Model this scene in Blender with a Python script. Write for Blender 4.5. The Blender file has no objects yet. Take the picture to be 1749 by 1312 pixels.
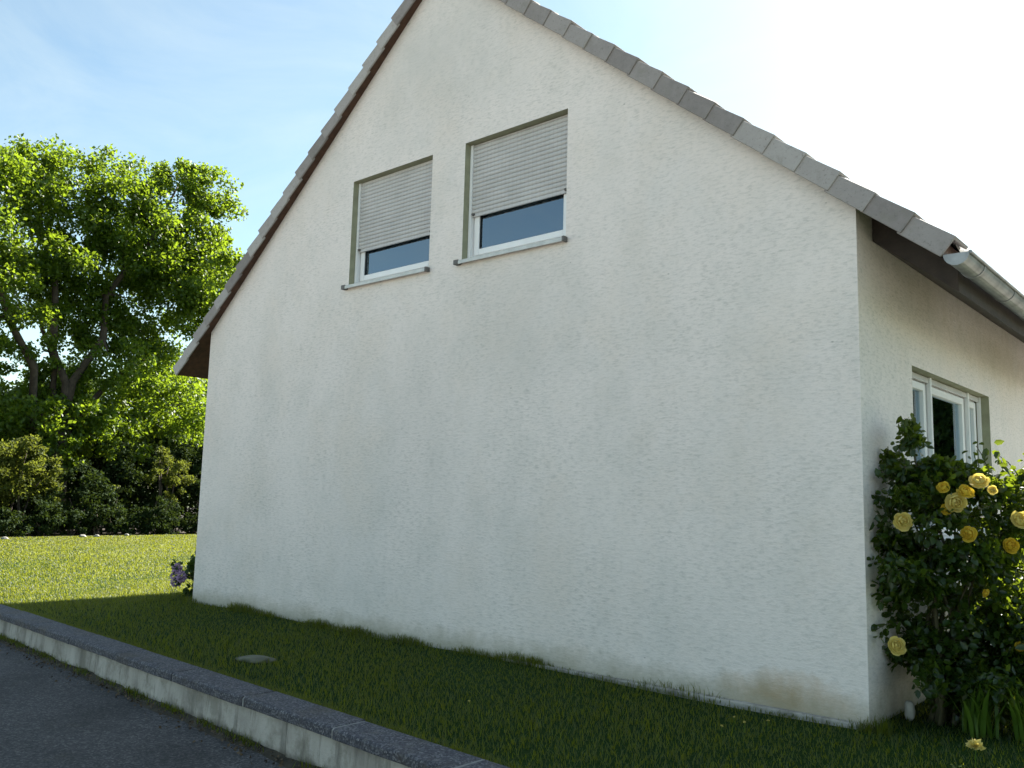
import bpy, bmesh, math, random
import numpy as np
from mathutils import Vector, Matrix
from mathutils.geometry import tessellate_polygon

rng = np.random.default_rng(11)
random.seed(5)
scene = bpy.context.scene
COL = scene.collection
R = math.radians

# ------------------------------------------------------------------ camera
cam_d = bpy.data.cameras.new("camera")
cam = bpy.data.objects.new("camera", cam_d)
COL.objects.link(cam)
cam_d.sensor_width = 36.0
cam_d.lens = 30.71
cam_d.clip_start = 0.05
cam_d.clip_end = 6000
rot = Matrix(((0.75285, 0.06656, 0.65482), (0.65771, -0.11418, -0.74457), (0.02520, 0.99123, -0.12974)))
cam.matrix_world = Matrix.Translation((1.941, -5.512, 1.30)) @ rot.to_4x4()
scene.camera = cam

# ------------------------------------------------------------------ light
SUN_EL, SUN_AZ = 40.0, 4.5            # azimuth in degrees from +Y, clockwise
world = bpy.data.worlds.new("World")
scene.world = world
world.use_nodes = True
wn = world.node_tree
bg = wn.nodes["Background"]
sky = wn.nodes.new("ShaderNodeTexSky")
sky.sky_type = 'NISHITA'
sky.sun_disc = False
sky.sun_elevation = R(SUN_EL)
sky.sun_rotation = R(SUN_AZ)
sky.air_density = 1.0
sky.dust_density = 0.7
sky.ozone_density = 0.0
# thin veil of high cloud: wisps mixed over the blue by direction
tcw = wn.nodes.new("ShaderNodeTexCoord")
mpw = wn.nodes.new("ShaderNodeMapping")
mpw.inputs["Scale"].default_value = (2.0, 2.6, 5.0)
mpw.inputs["Rotation"].default_value = (0.3, 0.2, 0.5)
nzw = wn.nodes.new("ShaderNodeTexNoise")
nzw.inputs["Scale"].default_value = 1.6
nzw.inputs["Detail"].default_value = 7
nzw.inputs["Roughness"].default_value = 0.62
nzw.inputs["Distortion"].default_value = 0.6
rpw = wn.nodes.new("ShaderNodeMapRange")
rpw.inputs[1].default_value = 0.35
rpw.inputs[2].default_value = 0.80
rpw.inputs[3].default_value = 0.0
rpw.inputs[4].default_value = 0.35
mxw = wn.nodes.new("ShaderNodeMix")
mxw.data_type = 'RGBA'
wn.links.new(tcw.outputs["Generated"], mpw.inputs[0])
wn.links.new(mpw.outputs[0], nzw.inputs["Vector"])
wn.links.new(nzw.outputs["Fac"], rpw.inputs[0])
wn.links.new(rpw.outputs[0], mxw.inputs[0])
wn.links.new(sky.outputs[0], mxw.inputs[6])
mxw.inputs[7].default_value = (4.6, 4.7, 4.8, 1)
tnw = wn.nodes.new("ShaderNodeMix")
tnw.data_type = 'RGBA'
tnw.blend_type = 'MULTIPLY'
tnw.inputs[0].default_value = 1.0
tnw.inputs[7].default_value = (0.94, 1.01, 0.91, 1)
wn.links.new(mxw.outputs[2], tnw.inputs[6])
wn.links.new(tnw.outputs[2], bg.inputs[0])
bg.inputs[1].default_value = 0.063
sl = bpy.data.lights.new("sun", 'SUN')
sl.energy = 5.0
sl.angle = R(0.5)
sl.color = (1.0, 0.95, 0.86)
sun = bpy.data.objects.new("sun", sl)
sun.rotation_euler = (R(-(90 - SUN_EL)), 0, R(-SUN_AZ))
sun.location = (0, 20, 20)
COL.objects.link(sun)
scene.view_settings.view_transform = 'Standard'
scene.view_settings.look = 'None'
scene.view_settings.exposure = 2.0
scene.view_settings.gamma = 1.0


# ------------------------------------------------------------------ materials
def new_mat(name):
    m = bpy.data.materials.new(name)
    m.use_nodes = True
    return m, m.node_tree, m.node_tree.nodes["Principled BSDF"]


def N(nt, typ, **kw):
    n = nt.nodes.new(typ)
    for k, v in kw.items():
        setattr(n, k, v)
    return n


def pos_scaled(nt, scale):
    g = N(nt, "ShaderNodeNewGeometry")
    mp = N(nt, "ShaderNodeMapping")
    mp.inputs["Scale"].default_value = scale
    nt.links.new(g.outputs["Position"], mp.inputs[0])
    return mp.outputs[0]


def noise(nt, scale, vec=None, detail=4.0, rough=0.55):
    n = N(nt, "ShaderNodeTexNoise")
    n.inputs["Scale"].default_value = scale
    n.inputs["Detail"].default_value = detail
    n.inputs["Roughness"].default_value = rough
    if vec is None:
        vec = pos_scaled(nt, (1, 1, 1))
    nt.links.new(vec, n.inputs["Vector"])
    return n.outputs["Fac"]


def ramp(nt, fac, stops):
    r = N(nt, "ShaderNodeValToRGB")
    els = r.color_ramp.elements
    while len(els) < len(stops):
        els.new(0.5)
    for e, (p, c) in zip(els, stops):
        e.position = p
        e.color = (*c, 1) if not isinstance(c, (int, float)) else (c, c, c, 1)
    nt.links.new(fac, r.inputs[0])
    return r.outputs[0]


def mix(nt, a, b, fac, mode='MIX'):
    m = N(nt, "ShaderNodeMix", data_type='RGBA', blend_type=mode)
    for sock, v in ((m.inputs[0], fac), (m.inputs[6], a), (m.inputs[7], b)):
        if isinstance(v, (int, float)):
            sock.default_value = v
        elif isinstance(v, tuple):
            sock.default_value = (*v, 1)
        else:
            nt.links.new(v, sock)
    return m.outputs[2]


def math_n(nt, op, a, b=None, clamp=False):
    m = N(nt, "ShaderNodeMath", operation=op, use_clamp=clamp)
    for i, v in enumerate((a, b)):
        if v is None:
            continue
        if isinstance(v, (int, float)):
            m.inputs[i].default_value = v
        else:
            nt.links.new(v, m.inputs[i])
    return m.outputs[0]


def bump(nt, bsdf, h, strength, dist):
    b = N(nt, "ShaderNodeBump")
    b.inputs["Strength"].default_value = strength
    b.inputs["Distance"].default_value = dist
    nt.links.new(h, b.inputs["Height"])
    nt.links.new(b.outputs[0], bsdf.inputs["Normal"])


def simple(name, col, rough=0.6, var=0.15, vscale=8.0, metallic=0.0, bmp=0.0, bscale=60.0, spec=None):
    m, nt, b = new_mat(name)
    n = noise(nt, vscale)
    lo = tuple(c * (1 - var) for c in col)
    hi = tuple(min(1, c * (1 + var)) for c in col)
    nt.links.new(ramp(nt, n, [(0.3, lo), (0.7, hi)]), b.inputs["Base Color"])
    b.inputs["Roughness"].default_value = rough
    b.inputs["Metallic"].default_value = metallic
    if spec is not None:
        b.inputs["Specular IOR Level"].default_value = spec
    if bmp:
        bump(nt, b, noise(nt, bscale), bmp, 0.01)
    return m


def blob(nt, centre, radii, soft):
    """1 inside an ellipsoid at a world position, fading to 0, edge broken by noise"""
    g = N(nt, "ShaderNodeNewGeometry")
    mp = N(nt, "ShaderNodeMapping", vector_type='POINT')
    mp.inputs["Location"].default_value = tuple(-c / r for c, r in zip(centre, radii))
    mp.inputs["Scale"].default_value = tuple(1 / r for r in radii)
    nt.links.new(g.outputs["Position"], mp.inputs[0])
    ln = N(nt, "ShaderNodeVectorMath", operation='LENGTH')
    nt.links.new(mp.outputs[0], ln.inputs[0])
    wob = math_n(nt, 'MULTIPLY', noise(nt, 7.0, None, 6.0, 0.65), 0.9)
    d = math_n(nt, 'ADD', ln.outputs["Value"], wob)
    mr = N(nt, "ShaderNodeMapRange")
    nt.links.new(d, mr.inputs[0])
    mr.inputs[1].default_value = 0.45 + soft
    mr.inputs[2].default_value = 0.45
    mr.inputs[3].default_value = 0.0
    mr.inputs[4].default_value = 1.0
    return mr.outputs[0]


def mat_plaster():
    m, nt, b = new_mat("render_plaster")
    fine = noise(nt, 1.0, pos_scaled(nt, (17, 17, 62)), 5.0, 0.65)        # strokes of the float, lying level
    dash = noise(nt, 1.0, pos_scaled(nt, (10, 10, 30)), 6.0, 0.70)
    grit = noise(nt, 1.0, pos_scaled(nt, (55, 55, 75)), 3.0, 0.7)
    big = noise(nt, 1.0, pos_scaled(nt, (0.55, 0.55, 0.5)), 6.0, 0.62)
    mid = noise(nt, 1.0, pos_scaled(nt, (1.9, 1.9, 1.5)), 7.0, 0.68)
    col = ramp(nt, big, [(0.30, (0.80, 0.74, 0.70)), (0.52, (0.78, 0.722, 0.688)), (0.72, (0.70, 0.668, 0.642))])
    warm = noise(nt, 1.0, pos_scaled(nt, (1.1, 1.1, 0.9)), 6.0, 0.62)
    col = mix(nt, col, (0.74, 0.665, 0.60), math_n(nt, 'MULTIPLY', ramp(nt, warm, [(0.47, 0.0), (0.66, 1.0)]), 0.55))
    grime = ramp(nt, mid, [(0.46, 0.0), (0.70, 1.0)])
    col = mix(nt, col, (0.54, 0.535, 0.50), math_n(nt, 'MULTIPLY', grime, 0.34))
    smask = ramp(nt, noise(nt, 1.0, pos_scaled(nt, (1.3, 1.3, 1.5)), 5.0, 0.65), [(0.36, 0.45), (0.62, 1.0)])
    d1 = math_n(nt, 'MULTIPLY', math_n(nt, 'MULTIPLY', ramp(nt, dash, [(0.52, 0.0), (0.70, 1.0)]), smask), 0.42)
    col = mix(nt, col, (0.46, 0.45, 0.42), d1)
    d2 = math_n(nt, 'MULTIPLY', math_n(nt, 'MULTIPLY', ramp(nt, fine, [(0.49, 0.0), (0.66, 1.0)]), smask), 0.44)
    col = mix(nt, col, (0.36, 0.35, 0.325), d2)
    d3 = math_n(nt, 'MULTIPLY', ramp(nt, grit, [(0.60, 0.0), (0.72, 1.0)]), 0.35)
    col = mix(nt, col, (0.40, 0.385, 0.35), d3)
    # odd small dark pits
    vo = N(nt, "ShaderNodeTexVoronoi")
    vo.inputs["Scale"].default_value = 3.1
    nt.links.new(pos_scaled(nt, (1, 1, 1.6)), vo.inputs["Vector"])
    col = mix(nt, col, (0.20, 0.19, 0.17), math_n(nt, 'MULTIPLY', ramp(nt, vo.outputs["Distance"], [(0.018, 1.0), (0.035, 0.0)]), 0.5))
    # grey runs under the two gable windows and near the ridge, darkened there to offset bright bounce light, rust coloured splash at the foot
    for c, r, s, k, cc in (((-2.9, 0, 2.75), (1.0, 9, 0.9), 0.9, 0.34, (0.50, 0.50, 0.48)),
                           ((-4.0, 0, 2.2), (0.7, 9, 1.5), 0.9, 0.22, (0.52, 0.50, 0.48)),
                           ((-4.0, 0, 5.6), (1.5, 9, 1.0), 1.0, 0.50, (0.50, 0.50, 0.48)),
                           ((-0.52, 0, 0.05), (0.75, 9, 0.30), 0.75, 0.95, (0.42, 0.27, 0.115))):
        bl = blob(nt, c, r, s)
        col = mix(nt, col, cc, math_n(nt, 'MULTIPLY', bl, k))
    # green-brown tint high on the long wall, in two patches below the eaves boards
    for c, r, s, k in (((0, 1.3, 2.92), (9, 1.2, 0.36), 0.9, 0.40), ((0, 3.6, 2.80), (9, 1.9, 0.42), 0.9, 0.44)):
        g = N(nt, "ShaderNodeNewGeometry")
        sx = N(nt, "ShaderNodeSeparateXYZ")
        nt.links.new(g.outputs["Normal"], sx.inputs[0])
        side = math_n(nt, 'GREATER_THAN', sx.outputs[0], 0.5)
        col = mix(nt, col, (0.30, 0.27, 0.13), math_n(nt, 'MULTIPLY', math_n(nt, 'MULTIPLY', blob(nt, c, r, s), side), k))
    nt.links.new(col, b.inputs["Base Color"])
    b.inputs["Roughness"].default_value = 0.92
    b.inputs["Specular IOR Level"].default_value = 0.15
    # soil splashed up along the foot of the walls
    g0 = N(nt, "ShaderNodeNewGeometry")
    sp0 = N(nt, "ShaderNodeSeparateXYZ")
    nt.links.new(g0.outputs["Position"], sp0.inputs[0])
    zz = math_n(nt, 'ADD', sp0.outputs[2], math_n(nt, 'MULTIPLY', noise(nt, 4.0, None, 8.0, 0.75), -0.36))
    mr0 = N(nt, "ShaderNodeMapRange")
    nt.links.new(zz, mr0.inputs[0])
    mr0.inputs[1].default_value = 0.02
    mr0.inputs[2].default_value = -0.16
    col = mix(nt, col, (0.36, 0.33, 0.25), math_n(nt, 'MULTIPLY', mr0.outputs[0], 0.75))
    nt.links.new(col, b.inputs["Base Color"])
    h = math_n(nt, 'ADD', math_n(nt, 'ADD', fine, dash), math_n(nt, 'MULTIPLY', grit, 0.8))
    bump(nt, b, h, 0.36, 0.010)
    return m


def mat_leaf(name, dark, light, trans, rough=0.5, tfac=0.45, spec=0.3):
    m, nt, b = new_mat(name)
    g = N(nt, "ShaderNodeNewGeometry")
    big = noise(nt, 0.9, None, 2.0)
    f = math_n(nt, 'ADD', math_n(nt, 'MULTIPLY', g.outputs["Random Per Island"], 0.6), math_n(nt, 'MULTIPLY', big, 0.4))
    col = ramp(nt, f, [(0.15, dark), (0.85, light)])
    nt.links.new(col, b.inputs["Base Color"])
    b.inputs["Roughness"].default_value = rough
    b.inputs["Specular IOR Level"].default_value = spec
    tr = N(nt, "ShaderNodeBsdfTranslucent")
    tc = ramp(nt, f, [(0.1, tuple(c * 0.7 for c in trans)), (0.9, trans)])
    nt.links.new(tc, tr.inputs[0])
    ms = N(nt, "ShaderNodeMixShader")
    ms.inputs[0].default_value = tfac
    nt.links.new(b.outputs[0], ms.inputs[1])
    nt.links.new(tr.outputs[0], ms.inputs[2])
    nt.links.new(ms.outputs[0], nt.nodes["Material Output"].inputs[0])
    return m


def mat_grass(name):
    m = mat_leaf(name, (0.003, 0.015, 0.001), (0.010, 0.034, 0.003), (0.66, 0.71, 0.05), 0.50, 0.28, 0.38)
    return m


def mat_lawn():
    m, nt, b = new_mat("lawn_turf")
    n1 = noise(nt, 1.3, None, 6.0)
    n2 = noise(nt, 1.0, pos_scaled(nt, (30, 30, 30)), 4.0)
    c = ramp(nt, n1, [(0.3, (0.010, 0.030, 0.003)), (0.6, (0.017, 0.042, 0.005)), (0.8, (0.034, 0.046, 0.009))])
    c2 = mix(nt, c, (0.03, 0.05, 0.008), math_n(nt, 'MULTIPLY', ramp(nt, n2, [(0.4, 0.0), (0.7, 1.0)]), 0.3))
    nt.links.new(c2, b.inputs["Base Color"])
    b.inputs["Roughness"].default_value = 0.9
    b.inputs["Specular IOR Level"].default_value = 0.1
    bump(nt, b, n2, 0.8, 0.04)
    return m


def mat_asphalt():
    m, nt, b = new_mat("asphalt")
    vo = N(nt, "ShaderNodeTexVoronoi")
    vo.inputs["Scale"].default_value = 95
    nt.links.new(pos_scaled(nt, (1, 1, 1)), vo.inputs["Vector"])
    base = ramp(nt, vo.outputs["Color"], [(0.1, (0.026, 0.025, 0.026)), (0.6, (0.056, 0.053, 0.054)), (0.95, (0.15, 0.14, 0.135))])
    big = ramp(nt, noise(nt, 1.1, None, 6.0, 0.6), [(0.35, 0.55), (0.7, 1.4)])
    col = mix(nt, base, big, 1.0, 'MULTIPLY')
    moss = ramp(nt, noise(nt, 3.0, None, 6.0, 0.7), [(0.60, 0.0), (0.72, 1.0)])
    col = mix(nt, col, (0.045, 0.038, 0.022), math_n(nt, 'MULTIPLY', moss, 0.5))
    nt.links.new(col, b.inputs["Base Color"])
    b.inputs["Roughness"].default_value = 0.85
    bump(nt, b, vo.outputs["Distance"], 0.6, 0.006)
    return m


def mat_granite():
    m, nt, b = new_mat("dark_coping_stone")
    vo = N(nt, "ShaderNodeTexVoronoi")
    vo.inputs["Scale"].default_value = 110
    nt.links.new(pos_scaled(nt, (1, 1, 1)), vo.inputs["Vector"])
    col = ramp(nt, vo.outputs["Color"], [(0.15, (0.028, 0.028, 0.036)), (0.6, (0.070, 0.070, 0.085)), (0.92, (0.20, 0.195, 0.20))])
    lich = ramp(nt, noise(nt, 9.0, None, 7.0, 0.7), [(0.58, 0.0), (0.70, 1.0)])
    col = mix(nt, col, (0.17, 0.155, 0.13), math_n(nt, 'MULTIPLY', lich, 0.55))
    moss = ramp(nt, noise(nt, 2.2, None, 6.0, 0.7), [(0.52, 0.0), (0.68, 1.0)])
    col = mix(nt, col, (0.075, 0.058, 0.038), math_n(nt, 'MULTIPLY', moss, 0.6))
    nt.links.new(col, b.inputs["Base Color"])
    b.inputs["Roughness"].default_value = 0.8
    bump(nt, b, vo.outputs["Distance"], 0.5, 0.006)
    return m


def mat_concrete():
    m, nt, b = new_mat("weathered_concrete")
    n1 = noise(nt, 1.0, pos_scaled(nt, (3, 3, 1.2)), 7.0, 0.65)
    col = ramp(nt, n1, [(0.32, (0.22, 0.20, 0.175)), (0.5, (0.41, 0.38, 0.335)), (0.7, (0.52, 0.49, 0.44))])
    st = ramp(nt, noise(nt, 1.0, pos_scaled(nt, (9, 9, 1.5)), 6.0, 0.7), [(0.52, 0.0), (0.68, 1.0)])
    col = mix(nt, col, (0.10, 0.095, 0.08), math_n(nt, 'MULTIPLY', st, 0.8))
    pt = ramp(nt, noise(nt, 5.0, None, 8.0, 0.72), [(0.50, 0.0), (0.62, 1.0)])
    col = mix(nt, col, (0.20, 0.185, 0.145), math_n(nt, 'MULTIPLY', pt, 0.6))
    # soil splashed up from the road edge
    g = N(nt, "ShaderNodeNewGeometry")
    sp = N(nt, "ShaderNodeSeparateXYZ")
    nt.links.new(g.outputs["Position"], sp.inputs[0])
    zz = math_n(nt, 'ADD', sp.outputs[2], math_n(nt, 'MULTIPLY', noise(nt, 7.0, None, 6.0, 0.7), 0.13))
    mr = N(nt, "ShaderNodeMapRange")
    nt.links.new(zz, mr.inputs[0])
    mr.inputs[1].default_value = -0.125
    mr.inputs[2].default_value = -0.175
    col = mix(nt, col, (0.060, 0.050, 0.035), math_n(nt, 'MULTIPLY', mr.outputs[0], 0.8))
    nt.links.new(col, b.inputs["Base Color"])
    b.inputs["Roughness"].default_value = 0.95
    bump(nt, b, noise(nt, 28.0, None, 6.0, 0.7), 0.6, 0.015)
    return m


def mat_glass(name, refl=0.22):
    m, nt, b = new_mat(name)
    gl = N(nt, "ShaderNodeBsdfGlossy")
    gl.inputs["Roughness"].default_value = 0.01
    gl.inputs["Color"].default_value = (0.78, 0.90, 1.0, 1)
    tr = N(nt, "ShaderNodeBsdfTransparent")
    tr.inputs[0].default_value = (0.80, 0.85, 0.84, 1)
    fr = N(nt, "ShaderNodeFresnel")
    fr.inputs["IOR"].default_value = 1.5
    fac = math_n(nt, 'ADD', math_n(nt, 'MULTIPLY', fr.outputs[0], 1.6), refl, True)
    ms = N(nt, "ShaderNodeMixShader")
    nt.links.new(fac, ms.inputs[0])
    nt.links.new(tr.outputs[0], ms.inputs[1])
    nt.links.new(gl.outputs[0], ms.inputs[2])
    nt.links.new(ms.outputs[0], nt.nodes["Material Output"].inputs[0])
    return m


def mat_tile():
    m, nt, b = new_mat("concrete_roof_tile")
    g = N(nt, "ShaderNodeNewGeometry")
    oi = N(nt, "ShaderNodeObjectInfo")
    n = noise(nt, 14.0, None, 7.0, 0.7)
    f = math_n(nt, 'ADD', math_n(nt, 'MULTIPLY', oi.outputs["Random"], 0.65), math_n(nt, 'MULTIPLY', n, 0.45))
    col = ramp(nt, f, [(0.2, (0.20, 0.180, 0.172)), (0.5, (0.295, 0.272, 0.262)), (0.85, (0.38, 0.36, 0.345))])
    sp = ramp(nt, noise(nt, 55.0, None, 3.0, 0.7), [(0.58, 0.0), (0.70, 1.0)])
    col = mix(nt, col, (0.14, 0.13, 0.12), math_n(nt, 'MULTIPLY', sp, 0.6))
    li = ramp(nt, noise(nt, 6.0, None, 8.0, 0.75), [(0.55, 0.0), (0.70, 1.0)])
    col = mix(nt, col, (0.20, 0.19, 0.155), math_n(nt, 'MULTIPLY', li, 0.5))
    nt.links.new(col, b.inputs["Base Color"])
    b.inputs["Roughness"].default_value = 0.9
    bump(nt, b, noise(nt, 80.0), 0.4, 0.006)
    return m


M = {}
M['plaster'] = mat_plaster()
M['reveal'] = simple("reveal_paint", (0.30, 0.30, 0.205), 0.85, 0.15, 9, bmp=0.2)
M['pvc'] = simple("white_window_plastic", (0.78, 0.78, 0.78), 0.35, 0.03, 5)
def mat_shutter():
    m = simple("perforated_shutter", (0.49, 0.482, 0.478), 0.5, 0.07, 6)
    nt = m.node_tree
    b = nt.nodes["Principled BSDF"]
    old = b.inputs["Base Color"].links[0].from_socket
    g = N(nt, "ShaderNodeNewGeometry")
    sp = N(nt, "ShaderNodeSeparateXYZ")
    nt.links.new(g.outputs["Position"], sp.inputs[0])
    fx = math_n(nt, 'FRACT', math_n(nt, 'MULTIPLY', math_n(nt, 'ADD', sp.outputs[0], sp.outputs[1]), 22.0))
    dot = math_n(nt, 'LESS_THAN', fx, 0.22)
    nt.links.new(mix(nt, old, (0.22, 0.215, 0.21), math_n(nt, 'MULTIPLY', dot, 0.11)), b.inputs["Base Color"])
    return m


M['shutter_plain'] = simple("beige_grey_shutter", (0.49, 0.482, 0.478), 0.5, 0.07, 6)
M['shutter'] = mat_shutter()
M['sill'] = simple("aluminium_sill", (0.52, 0.52, 0.50), 0.45, 0.12, 12, metallic=0.3)
M['dark'] = simple("dark_fitting", (0.12, 0.115, 0.11), 0.6, 0.1)
M['seal'] = simple("black_seal", (0.015, 0.015, 0.016), 0.6, 0.1)
M['glass'] = mat_glass("window_glass", 0.15)
M['glass_low'] = mat_glass("window_glass_ground_floor", 0.03)
M['inner'] = simple("room_wall", (0.35, 0.34, 0.32), 0.9, 0.1)
M['curtain'] = simple("net_curtain", (0.66, 0.66, 0.64), 0.9, 0.06, 20)
M['soffit'] = simple("brown_stained_board", (0.080, 0.037, 0.021), 0.7, 0.3, 16, bmp=0.25)
M['eave'] = simple("dark_eaves_board", (0.036, 0.026, 0.020), 0.75, 0.35, 10, bmp=0.25)
M['tile'] = mat_tile()
M['zinc'] = simple("weathered_zinc", (0.27, 0.275, 0.28), 0.5, 0.3, 9, metallic=0.5)
M['concrete'] = mat_concrete()
M['coping'] = mat_granite()
M['mortar'] = simple("pale_mortar", (0.23, 0.225, 0.215), 0.95, 0.2, 30, bmp=0.4)
M['asphalt'] = mat_asphalt()
M['bounce_paving'] = simple("pale_bounce_paving", (0.38, 0.35, 0.31), 0.9, 0.12, 1.5, bmp=0.3)  # colour of the two slabs added to bounce sunlight onto the walls
M['lawn'] = mat_lawn()
M['soil'] = simple("bed_soil", (0.030, 0.022, 0.014), 0.95, 0.4, 6, bmp=0.8, bscale=20)
M['dirt'] = simple("road_edge_dirt", (0.045, 0.037, 0.024), 0.95, 0.6, 9, bmp=0.8, bscale=40)
M['litter'] = simple("dead_leaf", (0.085, 0.060, 0.036), 0.9, 0.6, 30)
M['field'] = simple("rough_ground", (0.06, 0.075, 0.025), 0.95, 0.4, 0.2)
M['grass'] = mat_grass("grass_blades")
M['stone'] = simple("pale_stone", (0.27, 0.26, 0.23), 0.9, 0.25, 9, bmp=0.5, bscale=25)
M['flatstone'] = simple("flat_grey_stone", (0.12, 0.12, 0.085), 0.95, 0.3, 9, bmp=0.5, bscale=25)
M['bark'] = simple("tree_bark", (0.060, 0.046, 0.034), 0.95, 0.4, 7, bmp=0.9, bscale=14)
M['fence'] = simple("dark_fence_wood", (0.022, 0.016, 0.012), 0.9, 0.4, 9, bmp=0.4)
M['maple'] = mat_leaf("maple_leaf", (0.022, 0.058, 0.009), (0.085, 0.140, 0.014), (0.32, 0.45, 0.022), 0.45, 0.46, 0.35)
M['deep'] = mat_leaf("dark_tree_leaf", (0.016, 0.040, 0.010), (0.045, 0.082, 0.016), (0.13, 0.20, 0.02), 0.5, 0.3)
M['gold'] = mat_leaf("golden_shrub_leaf", (0.030, 0.048, 0.008), (0.095, 0.110, 0.020), (0.27, 0.31, 0.035), 0.65, 0.36, 0.15)
M['olive'] = mat_leaf("olive_shrub_leaf", (0.05, 0.075, 0.014), (0.12, 0.15, 0.03), (0.30, 0.36, 0.05), 0.55, 0.4)
M['shrub'] = mat_leaf("dark_shrub_leaf", (0.009, 0.022, 0.006), (0.028, 0.046, 0.013), (0.08, 0.12, 0.015), 0.75, 0.22, 0.12)
M['rose_leaf'] = mat_leaf("rose_leaf", (0.007, 0.022, 0.004), (0.024, 0.052, 0.008), (0.30, 0.40, 0.02), 0.32, 0.30, 0.42)
M['cane'] = simple("rose_cane", (0.060, 0.055, 0.025), 0.8, 0.4, 12)
M['strap'] = mat_leaf("strap_leaf", (0.045, 0.10, 0.012), (0.10, 0.18, 0.025), (0.30, 0.42, 0.04), 0.45, 0.42)


def mat_petal(name, col, tr):
    return mat_leaf(name, tuple(c * 0.88 for c in col), col, tr, 0.6, 0.3, 0.2)


M['petal_pale'] = mat_petal("pale_yellow_petal", (0.72, 0.60, 0.20), (0.80, 0.66, 0.14))
M['petal'] = mat_petal("yellow_petal", (0.72, 0.54, 0.07), (0.84, 0.60, 0.04))
M['petal_gold'] = mat_petal("golden_petal", (0.70, 0.50, 0.05), (0.85, 0.55, 0.02))
M['purple'] = mat_petal("purple_petal", (0.58, 0.42, 0.62), (0.55, 0.36, 0.60))


# ------------------------------------------------------------------ mesh helpers
class MB:
    def __init__(self):
        self.v, self.f, self.m = [], [], []

    def add(self, verts, faces, mi=0):
        o = len(self.v)
        self.v += [tuple(map(float, p)) for p in verts]
        self.f += [tuple(i + o for i in f) for f in faces]
        self.m += [mi] * len(faces)

    def box(self, x0, x1, y0, y1, z0, z1, mi=0):
        self.add([(x0, y0, z0), (x1, y0, z0), (x1, y1, z0), (x0, y1, z0), (x0, y0, z1), (x1, y0, z1), (x1, y1, z1), (x0, y1, z1)],
                 [(3, 2, 1, 0), (4, 5, 6, 7), (0, 1, 5, 4), (1, 2, 6, 5), (2, 3, 7, 6), (3, 0, 4, 7)], mi)

    def loft(self, A, B, mi=0):
        """closed prism between two rings of the same length"""
        n = len(A)
        self.add(list(A) + list(B), [tuple(range(n))[::-1], tuple(range(n, 2 * n))] +
                 [(i, (i + 1) % n, n + (i + 1) % n, n + i) for i in range(n)], mi)

    def tube(self, pts, rad, n=7, mi=0, cap=True):
        pts = [Vector(p) for p in pts]
        rings = []
        up = Vector((0.31, 0.17, 0.93))
        for i, p in enumerate(pts):
            d = (pts[min(i + 1, len(pts) - 1)] - pts[max(i - 1, 0)]).normalized()
            a = d.cross(up)
            if a.length < 1e-3:
                a = d.cross(Vector((1, 0, 0)))
            a.normalize()
            b = d.cross(a)
            r = rad[i] if isinstance(rad, (list, tuple)) else rad
            rings.append([p + (a * math.cos(t) + b * math.sin(t)) * r for t in [2 * math.pi * k / n for k in range(n)]])
        vs = [q for r in rings for q in r]
        fs = []
        for i in range(len(rings) - 1):
            for k in range(n):
                fs.append((i * n + k, i * n + (k + 1) % n, (i + 1) * n + (k + 1) % n, (i + 1) * n + k))
        if cap:
            fs.append(tuple(range(n))[::-1])
            fs.append(tuple((len(rings) - 1) * n + k for k in range(n)))
        self.add(vs, fs, mi)

    def build(self, name, mats, parent=None, bevel=0, smooth=False, fix=True):
        if not isinstance(mats, (list, tuple)):
            mats = [mats]
        base = base_of(parent)
        me = bpy.data.meshes.new(name)
        me.from_pydata([(x - base[0], y - base[1], z - base[2]) for x, y, z in self.v], [], self.f)
        for mm in mats:
            me.materials.append(mm)
        me.polygons.foreach_set("material_index", self.m)
        if fix:
            bm = bmesh.new()
            bm.from_mesh(me)
            bmesh.ops.recalc_face_normals(bm, faces=bm.faces)
            bm.to_mesh(me)
            bm.free()
        if smooth:
            me.polygons.foreach_set("use_smooth", [True] * len(me.polygons))
        me.update()
        o = bpy.data.objects.new(name, me)
        COL.objects.link(o)
        o.parent = parent
        if bevel:
            bv = o.modifiers.new("bevel", 'BEVEL')
            bv.width = bevel
            bv.segments = 2
            bv.limit_method = 'ANGLE'
        return o


def base_of(o):
    b = Vector((0, 0, 0))
    while o is not None:
        b += o.location
        o = o.parent
    return b


def thing(name, label, cat, loc, group=None):
    o = bpy.data.objects.new(name, None)
    o.empty_display_size = 0.2
    COL.objects.link(o)
    o.location = loc
    return tag(o, label, cat, group)


def tag(o, label, cat, group=None, kind=None):
    o["label"] = label
    o["category"] = cat
    if group:
        o["group"] = group
    if kind:
        o["kind"] = kind
    return o


def struct(o, label, cat):
    return tag(o, label, cat, None, "structure")


def np_mesh(name, co, faces, mat, parent=None, smooth=False):
    """co (N,3) world coordinates, faces (F,k) all of one size"""
    base = base_of(parent)
    me = bpy.data.meshes.new(name)
    co = np.asarray(co, dtype=np.float32) - np.array(base[:], dtype=np.float32)
    F, k = faces.shape
    me.vertices.add(len(co))
    me.vertices.foreach_set("co", co.ravel())
    me.loops.add(F * k)
    me.loops.foreach_set("vertex_index", faces.astype(np.int32).ravel())
    me.polygons.add(F)
    me.polygons.foreach_set("loop_start", np.arange(0, F * k, k, dtype=np.int32))
    me.polygons.foreach_set("loop_total", np.full(F, k, dtype=np.int32))
    if smooth:
        me.polygons.foreach_set("use_smooth", np.ones(F, dtype=bool))
    me.materials.append(mat)
    me.update(calc_edges=True)
    me.validate()
    o = bpy.data.objects.new(name, me)
    COL.objects.link(o)
    o.parent = parent
    return o


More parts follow.
